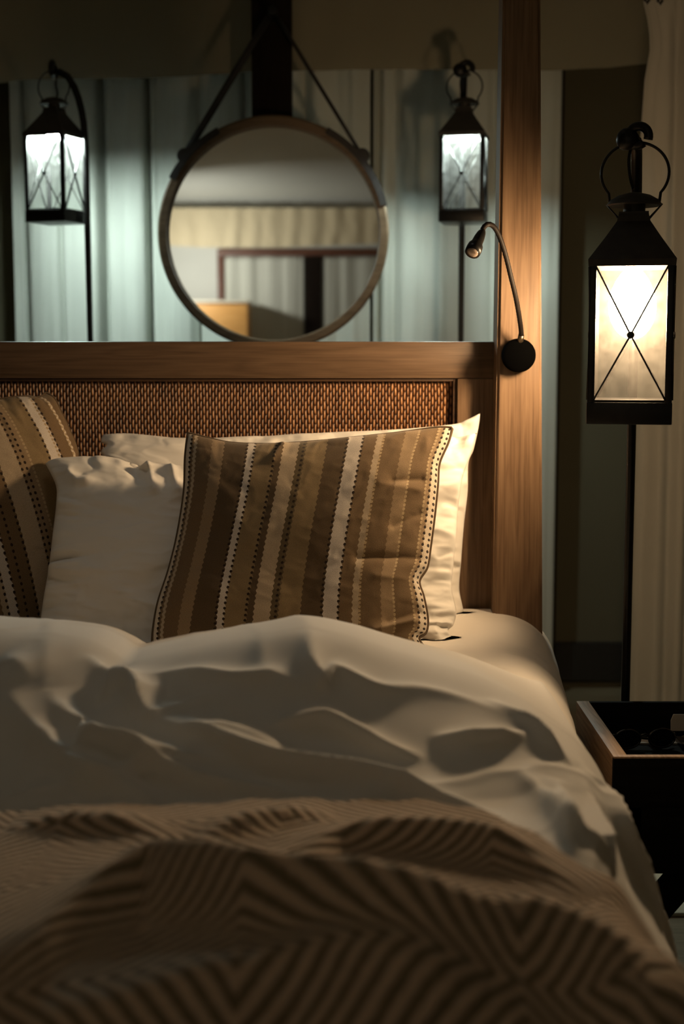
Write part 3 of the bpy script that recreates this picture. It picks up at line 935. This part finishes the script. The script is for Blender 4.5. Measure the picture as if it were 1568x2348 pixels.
# ------------------------------------------------------------------ duvet
CREST_Y, FOOT_Y, FLAT = 1.88, 1.54, .90
END_Y, END_R = 1.13, .15
def foot_end(P, T):
    """the covers roll over the foot of the bed and hang down"""
    q = END_R * math.pi / 2
    d = np.maximum(0, END_Y - T)
    a = np.minimum(d, q) / END_R
    drop = END_R * (1 - np.cos(a)) + np.maximum(0, d - q)
    P[..., 1] = np.where(d > 0, END_Y - END_R * np.sin(a), T)
    P[..., 2] = P[..., 2] * (1 - drop / .74)
    return P
SECX = [(0, 1430), (110, 1436), (200, 1450), (250, 1474), (290, 1500), (340, 1490), (450, 1468), (560, 1446), (690, 1424), (800, 1442), (900, 1474), (1000, 1505), (1100, 1537), (1200, 1588), (1280, 1645), (1322, 1700), (1366, 1765), (1402, 1840), (1458, 1955), (1502, 2050), (1530, 2190)]
SEC = [(-1.66, .30), (-1.62, .50), (-1.52, .66), (-1.35, .80), (-1.0, .85), (-.75, .86)]
for _x, _y in SECX:
    q = at(_x, _y, CREST_Y)
    SEC.append((q.x, q.z - .010 * (q.z > .70)))
SEC.append((.44, .26))
secp = catmull([(a, 0, b) for a, b in SEC], 600)
seclen = np.r_[0, np.cumsum(np.linalg.norm(np.diff(secp, axis=0), axis=1))]
def settle(Zg, T):
    k = np.clip((CREST_Y - T) / (CREST_Y - FOOT_Y), 0, 1)
    k = k * k * (3 - 2 * k) * FLAT
    return np.where(Zg > .675, .675 + (Zg - .675) * (1 - k), Zg)
def base_surface(s, t, back=CREST_Y, drop=.34):
    """s along the section, t = y"""
    X = np.interp(s, seclen, secp[:, 0]); Z = np.interp(s, seclen, secp[:, 2])
    S, T = np.meshgrid(s, t, indexing='ij')
    P = np.zeros(S.shape + (3,)); P[..., 0] = X[:, None] - .13 * np.clip(CREST_Y - T, 0, .62); P[..., 1] = T
    Zg = np.repeat(Z[:, None], len(t), 1)
    # the dome is a little flatter towards the foot
    k = np.clip((T - back) / drop, 0, 1)
    zmn = ZM + .008
    hi = np.maximum(Zg - zmn, 0)
    P[..., 2] = np.where(Zg > zmn, zmn + hi * np.sqrt(np.clip(1 - k ** 2.2, 0, 1)), Zg)
    P[..., 2] = settle(P[..., 2], T)
    P = foot_end(P, T)
    return P, S, T

def stroke_st(pts, P, S, T, up=0.0):
    pr, _ = project(P.reshape(-1, 3) + np.array([0, 0, up])); out = []
    Sf, Tf = S.reshape(-1), T.reshape(-1)
    for (x, y) in pts:
        i = np.argmin((pr[:, 0] - x) ** 2 + (pr[:, 1] - y) ** 2)
        out.append((Sf[i], Tf[i]))
    return np.array(out)

def add_stroke(h, S, T, st, a, w1, w2, e=.004, taper=True):
    """ridge; w1 = width on the side away from the viewer, w2 = towards the viewer"""
    c = catmull([(p[0], p[1], 0) for p in st], max(8, 6 * len(st)))[:, :2]
    best = np.full(S.shape, 1e9); sg = np.ones(S.shape); par = np.zeros(S.shape)
    n = len(c) - 1
    for i in range(n):
        p, q = c[i], c[i + 1]; ev = q - p; L2 = ev @ ev + 1e-12
        dx, dy = S - p[0], T - p[1]
        tt = np.clip((dx * ev[0] + dy * ev[1]) / L2, 0, 1)
        d = np.hypot(dx - tt * ev[0], dy - tt * ev[1])
        m_ = d < best
        best = np.where(m_, d, best)
        cr = ev[0] * dy - ev[1] * dx
        if ev[0] < 0: cr = -cr
        sg = np.where(m_, cr, sg)
        par = np.where(m_, (i + tt) / n, par)
    w = w2 + (w1 - w2) / (1 + np.exp(-np.clip(sg / (np.abs(sg) + 1e-9) * best / .004, -30, 30)))
    amp = a * (np.clip(np.minimum(par, 1 - par) / .35, 0, 1) ** .8 if taper else 1)
    return h + amp * np.exp(-(np.sqrt(best ** 2 + e * e) - e) / w)

def displace(P, h):
    du = np.gradient(P, axis=0); dv = np.gradient(P, axis=1)
    nr = np.cross(du, dv); nr /= np.linalg.norm(nr, axis=-1, keepdims=True) + 1e-12
    nr[nr[..., 2] < -.2] *= -1
    return P + nr * h[..., None]

s = np.linspace(.30, seclen[-1], 430); t = np.linspace(.92, 2.215, 350)
P, S, T = base_surface(s, t)
h = .006 * fbm(S * 5, T * 5, 2) + .012 * fbm(S * 2.2, T * 3.2, 8)
A_, B_ = S * .86 + T * .5, T * .86 - S * .5
fine = ridged(A_ * 1.6 + .8 * fbm(S * 3, T * 3, 44), B_ * 7 + 1.2 * fbm(S * 2.5, T * 2.5, 45), 46, 2)
h = h + .016 * np.clip((fine - .62) / .38, 0, 1) ** 1.6
# (photo spots, amplitude, far width, near width)
DUV = [
    ([(195, 1462), (222, 1500), (240, 1545), (250, 1590)], .020, .02, .012),
    ([(60, 1455), (88, 1490), (104, 1530), (110, 1570)], .016, .02, .012),
    ([(316, 1575), (407, 1631), (491, 1660), (617, 1709), (673, 1726), (807, 1747), (947, 1782), (1100, 1821), (1200, 1860)], .034, .045, .016),
    ([(140, 1695), (238, 1709), (337, 1751), (449, 1782), (533, 1793), (666, 1807), (757, 1824)], .020, .03, .012),
    ([(118, 1530), (124, 1560), (140, 1600), (182, 1655), (231, 1694), (372, 1722), (561, 1722)], .030, .022, .020),
    ([(21, 1540), (49, 1596), (91, 1660), (119, 1702), (144, 1744), (175, 1760), (267, 1789), (372, 1814)], .026, .022, .018),
    ([(0, 1490), (40, 1505), (70, 1540)], .012, .03, .02),
    ([(250, 1500), (285, 1520), (312, 1550), (328, 1585), (338, 1625)], .026, .020, .012),
    ([(250, 1515), (262, 1540), (270, 1575)], .012, .018, .014),
    ([(421, 1505), (470, 1495), (526, 1491), (603, 1515), (680, 1551), (708, 1582)], .010, .03, .008),
    ([(330, 1530), (435, 1523), (533, 1537), (631, 1542), (700, 1570)], .014, .03, .010),
    ([(645, 1495), (708, 1495), (772, 1519), (877, 1561), (982, 1561), (1094, 1590), (1160, 1630)], .016, .04, .012),
    ([(589, 1642), (701, 1624), (750, 1628), (800, 1656), (863, 1688), (968, 1709)], .022, .035, .009),
    ([(421, 1674), (519, 1670), (596, 1695), (660, 1725)], .012, .025, .010),
    ([(990, 1672), (1080, 1676), (1157, 1673), (1200, 1664)], .018, .03, .008),
    ([(1120, 1570), (1207, 1637), (1238, 1675), (1264, 1702), (1310, 1725)], .022, .020, .012),
    ([(1265, 1755), (1299, 1832), (1330, 1890), (1398, 1936)], .022, .018, .010),
    ([(1330, 1740), (1368, 1775), (1406, 1870), (1463, 1985), (1520, 2100)], .022, .016, .010),
    ([(1425, 1813), (1482, 1909), (1513, 1985), (1545, 2080)], .020, .014, .010),
    ([(1180, 1740), (1230, 1800), (1290, 1880), (1340, 1960)], .020, .02, .011),
]
cs = slice(None, None, 2)
for pts, a, w1, w2 in DUV:
    st = stroke_st(pts, P[cs, cs], S[cs, cs], T[cs, cs], a * .9 + .004)
    h = add_stroke(h, S, T, st, min(a, .032) * 1.15, max(w2 * 1.25, .011), max(w2 * 1.0, .009))
foot = np.clip((T - 1.40) / .10, 0, 1)
h = h * (1 - .85 * np.clip((T - 1.76) / .10, 0, 1))
h = h * foot + .002 - .016 * (1 - np.clip((T - 1.34) / .10, 0, 1)) * np.clip((seclen[-1] - .20 - S) / .08, 0, 1)
D = displace(P, h)
# rest on the sheet where it comes down
inside = (D[..., 0] < .30) & (T > 1.5)
D[..., 2] = np.where(inside, np.maximum(D[..., 2], ZM + .006), D[..., 2])
duv = link('duvet', grid_mesh('duvet', D), M_duvet)
so = duv.modifiers.new('t', 'SOLIDIFY'); so.thickness = 0.006; so.offset = -1
tag(duv, 'rumpled white duvet heaped across the bed', 'duvet')

# ------------------------------------------------------------------ throw blanket
s = np.linspace(.35, seclen[-1] - .03, 400)
tn = np.linspace(0, 1, 260)
Pb, Sb, Tb = base_surface(np.linspace(.30, seclen[-1], 300), np.linspace(.70, 1.90, 280))
# hem position over the section, from where the photo shows it
hem_pts = stroke_st([(0, 1862), (250, 1858), (500, 1850), (760, 1838), (960, 1838), (1100, 1868), (1230, 1930), (1330, 2010), (1430, 2105), (1530, 2230)], Pb, Sb, Tb, .022)
hs = np.r_[.3, hem_pts[:, 0], seclen[-1]]; ht = np.r_[hem_pts[0, 1], hem_pts[:, 1], hem_pts[-1, 1] + .0]
hem_t = np.interp(s, hs, ht) + .006 * np.sin(s * 95) * (fbm(s * 6, s * 0, 3) + .7) + .010 * fbm(s * 14, s * 0, 6)
S, V = np.meshgrid(s, tn, indexing='ij')
T = .70 + (hem_t[:, None] - .70) * V
X = np.interp(s, seclen, secp[:, 0]); Z = np.interp(s, seclen, secp[:, 2])
P = np.zeros(S.shape + (3,)); P[..., 0] = X[:, None] - .13 * np.clip(CREST_Y - T, 0, .62); P[..., 1] = T; P[..., 2] = settle(Z[:, None] + 0 * T, T); P = foot_end(P, T)
h = .016 + .012 * fbm(S * 3, T * 4, 18) + .004 * fbm(S * 9, T * 9, 28)
TH = [
    ([(0, 2060), (120, 2010), (260, 1950), (351, 1925), (449, 1947), (575, 1982), (701, 2010), (842, 2031), (968, 2052), (1100, 2058), (1215, 2055), (1330, 2066), (1425, 2085), (1490, 2140)], .070, .05, .022),
    ([(0, 1885), (150, 1880), (300, 1895), (400, 1925)], .018, .03, .014),
    ([(449, 1920), (560, 1895), (680, 1875), (765, 1866)], .018, .03, .012),
    ([(600, 1960), (700, 1930), (790, 1900), (960, 1895), (1120, 1915), (1260, 1975), (1340, 2020)], .030, .035, .016),
    ([(0, 2270), (200, 2240), (393, 2215), (631, 2185), (772, 2180), (912, 2205), (1100, 2245), (1250, 2300), (1330, 2345)], .045, .030, .020),
    ([(1100, 2120), (1250, 2150), (1380, 2200), (1480, 2270), (1560, 2340)], .030, .04, .022),
    ([(700, 2345), (900, 2310), (1100, 2340)], .022, .03, .02),
]
for pts, a, w1, w2 in TH:
    st = stroke_st(pts, Pb, Sb, Tb, a * .9 + .016)
    h = add_stroke(h, S, T, st, a, w1, w2, e=.012)
D = displace(P, h)
UV = np.stack([S, T], -1)
# soft hanging fall at the foot end
thr = link('throw_blanket', grid_mesh('throw_blanket', D, UV), M_throw)
so = thr.modifiers.new('t', 'SOLIDIFY'); so.thickness = 0.007; so.offset = 1
tag(thr, 'beige wool throw with dark diamond pattern folded over the foot of the duvet', 'blanket')

# ------------------------------------------------------------------ tray table
ZT = .545
tb = at(1322, 1607, 1); 
yb = (CAMZ - ZT) / ((CAMZ - at(1322, 1607, 1).z)); yf = (CAMZ - ZT) / ((CAMZ - at(1405, 1735, 1).z))
xl_b = at(1322, 1607, yb).x; xl_f = at(1405, 1735, yf).x
xl = (xl_b + xl_f) / 2; xr = xl + .50
tt = thing('tray_table', 'dark wooden tray-topped bedside table with a raised rim', 'table', (xl, yf, 0))
def tbx(name, x0, x1, y0, y1, z0, z1, m, bev=.002, parent=tt):
    return boxobj(name, (x0 - xl, x1 - xl, y0 - yf, y1 - yf, z0, z1), m, parent, bev)
rw = .024
tbx('side_board', xl, xl + rw, yf + .012, yb, ZT - .085, ZT, M_tray)
tbx('side_board', xr - rw, xr, yf + .012, yb, ZT - .085, ZT, M_tray)
tbx('front_board', xl, xr, yf, yf + .012, ZT - .085, ZT - .003, M_traydark)  # black instead of oak: shade of the unlit front face
tbx('front_lit_edge', xl, xr, yf, yf + .0125, ZT - .003, ZT, M_tray, bev=.0005)  # thin oak strip drawn as the lit top edge of the front board
tbx('back_board', xl + rw, xr - rw, yb - .012, yb, ZT - .085, ZT - .0002, M_traydark)
tbx('tray_floor', xl + rw, xr - rw, yf + .012, yb - .012, ZT - .072, ZT - .060, M_traydark)
tbx('apron', xl + .006, xr - .006, yf + .004, yf + .022, ZT - .20, ZT - .082, M_traydark)
tbx('apron', xl + .006, xr - .006, yb - .022, yb - .004, ZT - .15, ZT - .086, M_traydark)
for ax_, ay in ((xl + .005, yf + .004), (xl + .005, yb - .05), (xr - .05, yf + .004), (xr - .05, yb - .05)):
    tbx('leg', ax_, ax_ + .045, ay, ay + .045, 0, ZT - .086, M_traydark)
yl = yf + .026
def bar(p, q, w):
    a = at(*p, yl); b = at(*q, yl); d = (b - a).normalized(); nn = Vector((-d.z, 0, d.x)) * (w / 2)
    bm = bmesh.new()
    vs = []
    for y in (0, .022):
        for c_ in (a - nn, a + nn, b + nn, b - nn):
            vs.append(bm.verts.new((c_.x - xl, c_.y - yf + y, c_.z)))
    for f_ in ((0, 1, 2, 3), (7, 6, 5, 4), (0, 4, 5, 1), (1, 5, 6, 2), (2, 6, 7, 3), (3, 7, 4, 0)): bm.faces.new([vs[i] for i in f_])
    bm_obj('brace', bm, M_traydark, tt)
bar((1490, 1895), (1760, 2205), .050)
bar((1470, 2130), (1760, 1795), .050)

# things in the tray
zf = ZT - .060
def sheet_of(name, corners, z, thick, m, label, cat):
    bm = bmesh.new()
    lo = [bm.verts.new((x, y, z)) for x, y in corners]; hi = [bm.verts.new((x, y, z + thick)) for x, y in corners]
    bm.faces.new(lo[::-1]); bm.faces.new(hi)
    for i in range(4): bm.faces.new((lo[i], lo[(i + 1) % 4], hi[(i + 1) % 4], hi[i]))
    return tag(bm_obj(name, bm, m), label, cat)
def on(px, py, z):
    d = at(px, py, 1) - Vector((0, 0, CAMZ)); k = (z - CAMZ) / d.z
    return d * k + Vector((0, 0, CAMZ))
a = on(1412, 1712, zf); b = on(1600, 1712, zf); c_ = on(1600, 1690, zf); d_ = on(1440, 1690, zf)
cx0 = xl + rw + .004
sheet_of('paper_sheet', [(cx0, a.y + .012), (xr - .05, a.y + .012), (xr - .04, a.y + .055), (cx0 + .012, a.y + .062)], zf + .0005, .003, M_paper, 'white paper lying at the bottom of the tray under the glasses', 'paper')
# standing card
bm = bmesh.new()
q = at(1544, 1640, yb - .05); q2 = at(1600, 1676, yb - .05)
cpts = [(1538, 1652), (1544, 1638), (1620, 1638), (1620, 1676), (1538, 1676)]
vsf = [bm.verts.new(at(x, y, yb - .060)) for x, y in cpts]; vsb = [bm.verts.new(at(x, y, yb - .060) + Vector((0, .002, 0))) for x, y in cpts]
for i in (0, 4, 3): pass
bm.faces.new(vsf); bm.faces.new(vsb[::-1])
for i in range(5): bm.faces.new((vsf[i], vsf[(i + 1) % 5], vsb[(i + 1) % 5], vsb[i]))
o = bm_obj('note_card', bm, M_paper); tag(o, 'pale note card propped at the back of the tray', 'card')
# dark notebook block supporting the card
nb0 = at(1530, 1680, yb - .055)
o = boxobj('notebook', (nb0.x + .01, xr - .05, yb - .13, yb - .03, zf + .0005, zf + .0125), M_plastic, None, .002)
tag(o, 'black notebook in the tray below the note card', 'notebook')
# folded glasses
gl = thing('eyeglasses', 'folded black glasses lying in the tray table', 'glasses', (xl + .105, a.y - .020, zf + .0012), math.radians(6))
def rimring(cx, r1, r2):
    pts = []
    for k in range(25):
        a_ = 2 * math.pi * k / 24
        pts.append((cx + r1 * math.cos(a_), 0.0, r2 + .002 + r2 * math.sin(a_)))
    return pts[:-1]
for cx in (-.032, .032):
    tubeobj('rim', rimring(cx, .024, .017), .0022, M_plastic, gl, closed=True, seg=8)
    bm = bmesh.new(); lathe(bm, [(0, -.0006), (.022, -.0006), (.022, .0006), (0, .0006)], seg=24, axis='Y')
    bmesh.ops.scale(bm, vec=(1, 1, .74), verts=bm.verts); bmesh.ops.translate(bm, verts=bm.verts, vec=(cx, 0, .019))
    bm_obj('lens', bm, M_plastic, gl, auto=True)
tubeobj('bridge', [(-.009, 0, .024), (0, 0, .028), (.009, 0, .024)], .002, M_plastic, gl, seg=8)
for sx in (-1, 1):
    tubeobj('temple', [(sx * .056, 0, .026), (sx * .058, .006, .026), (sx * .030, .012 + .004 * sx, .022), (-sx * .040, .014 + .004 * sx, .012), (-sx * .056, .016 + .004 * sx, .006)], .0022, M_plastic, gl, seg=8)
# remote control and pen
o = boxobj('remote_control', (cx0 + .165, cx0 + .31, a.y - .030, a.y + .004, zf + .0005, zf + .016), M_plastic, None, .005)
tag(o, 'glossy black remote control lying along the front of the tray', 'remote control')
pz = zf + .018
o = tubeobj('pen', [(cx0 + .15, yb - .10, pz), (cx0 + .16, yb - .10, pz), (cx0 + .29, yb - .095, pz)], [.001, .0042, .0042], metal('olive_pen', (0.08, 0.08, 0.03), .3, .2), seg=10)
tag(o, 'olive pen lying on the notebook in the tray', 'pen')

# pale rug strip seen between the table legs
bm = bmesh.new(); box(bm, .50, 1.6, 2.93, 3.84, .0005, .010, bev=.003)
o = bm_obj('bedside_rug', bm, cloth('pale_rug', (0.50, 0.47, 0.36), 0.08, 200, 0.4), auto=True)
tag(o, 'pale flat rug on the floor behind the tray table legs', 'rug')

# ------------------------------------------------------------------ the far side of the tent (seen in the mirror)
DT = YM * 2 + 2.0
def mx(px): return (px - 784) / FPX * (YM * 2 - 0.0 + 2.0)
def refl(px, py, Y):
    """place seen through the mirror at this photo spot, on plane y = Y"""
    p = at(px, py, 2 * YM - Y)
    return p.x, p.z
# canvas band
hx = [refl(px, py, -1.9) for px, py in [(100, 560), (395, 562), (470, 566), (640, 566), (800, 560), (870, 557), (1200, 550)]]
ztop = refl(600, 478, -1.9)[1]
v = hanging('canvas_valance', hx[0][0], hx[-1][0], -1.93, 1.9, ztop + .01, cloth('tan_canvas_band', (0.60, 0.52, 0.36), .05, 500, .3), [], .012, 41, hem=hx, dx=.015)
tag(v, 'tan canvas band reflected across the middle of the mirror', 'valance')
# window frame and post
x0, zt_ = refl(497, 570, -2.0); x1, zb_ = refl(900, 587, -2.0)
w1 = struct(boxobj('window_1', (x0, 1.2, -2.045, -1.99, zb_, zt_), M_frame_wood, bev=.004))
xj = refl(513, 600, -2.0)[0]
o = boxobj('jamb', (x0, xj, -2.045, -1.99, .2, zb_), M_frame_wood, None, bev=.004); o.parent = w1
pa = refl(697, 600, -1.93)[0]; pb = refl(738, 600, -1.93)[0]
struct(boxobj('trim_2', (pa, pb, -1.985, -1.965, 0, zb_), M_darkwood))
c = hanging('window_curtain', xj + .01, pa - .01, -1.985, .03, zb_ - .01, M_sheer, [], .012, 51)
tag(c, 'white window curtain left of the dark post in the mirror reflection', 'curtain', 'curtains reflected in the mirror')
c = hanging('window_curtain', pb + .01, 1.1, -1.985, .03, zb_ - .01, M_sheer, [], .012, 52)
tag(c, 'white window curtain right of the dark post in the mirror reflection', 'curtain', 'curtains reflected in the mirror')
# cabinet
cxa = refl(300, 700, -1.6)[0]; cxb, czt = refl(568, 688, -1.6)
cb = thing('cabinet', 'honey coloured wooden cabinet reflected at the lower left of the mirror', 'cabinet', (cxa, -1.9, 0))
w_ = cxb - cxa
boxobj('body', (0, w_, 0, .28, .06, czt - .02), M_cabinet, cb, .004)
boxobj('worktop', (-.01, w_ + .01, -.01, .315, czt - .02, czt), cloth('pale_top', (0.7, 0.66, 0.55)), cb, .004)
for k in range(2):
    d_o = boxobj('door', (w_ * k / 2 + .006, w_ * (k + 1) / 2 - .006, .28, .30, .08, czt - .03), M_cabinet, cb, .003)
    boxobj('handle', (w_ / 2 + (-.05 if k == 0 else .04), w_ / 2 + (-.04 if k == 0 else .05), .30, .318, .8, .95), M_black, d_o, .002)
boxobj('plinth', (.02, w_ - .02, .02, .26, 0, .06), M_base, cb, .002)
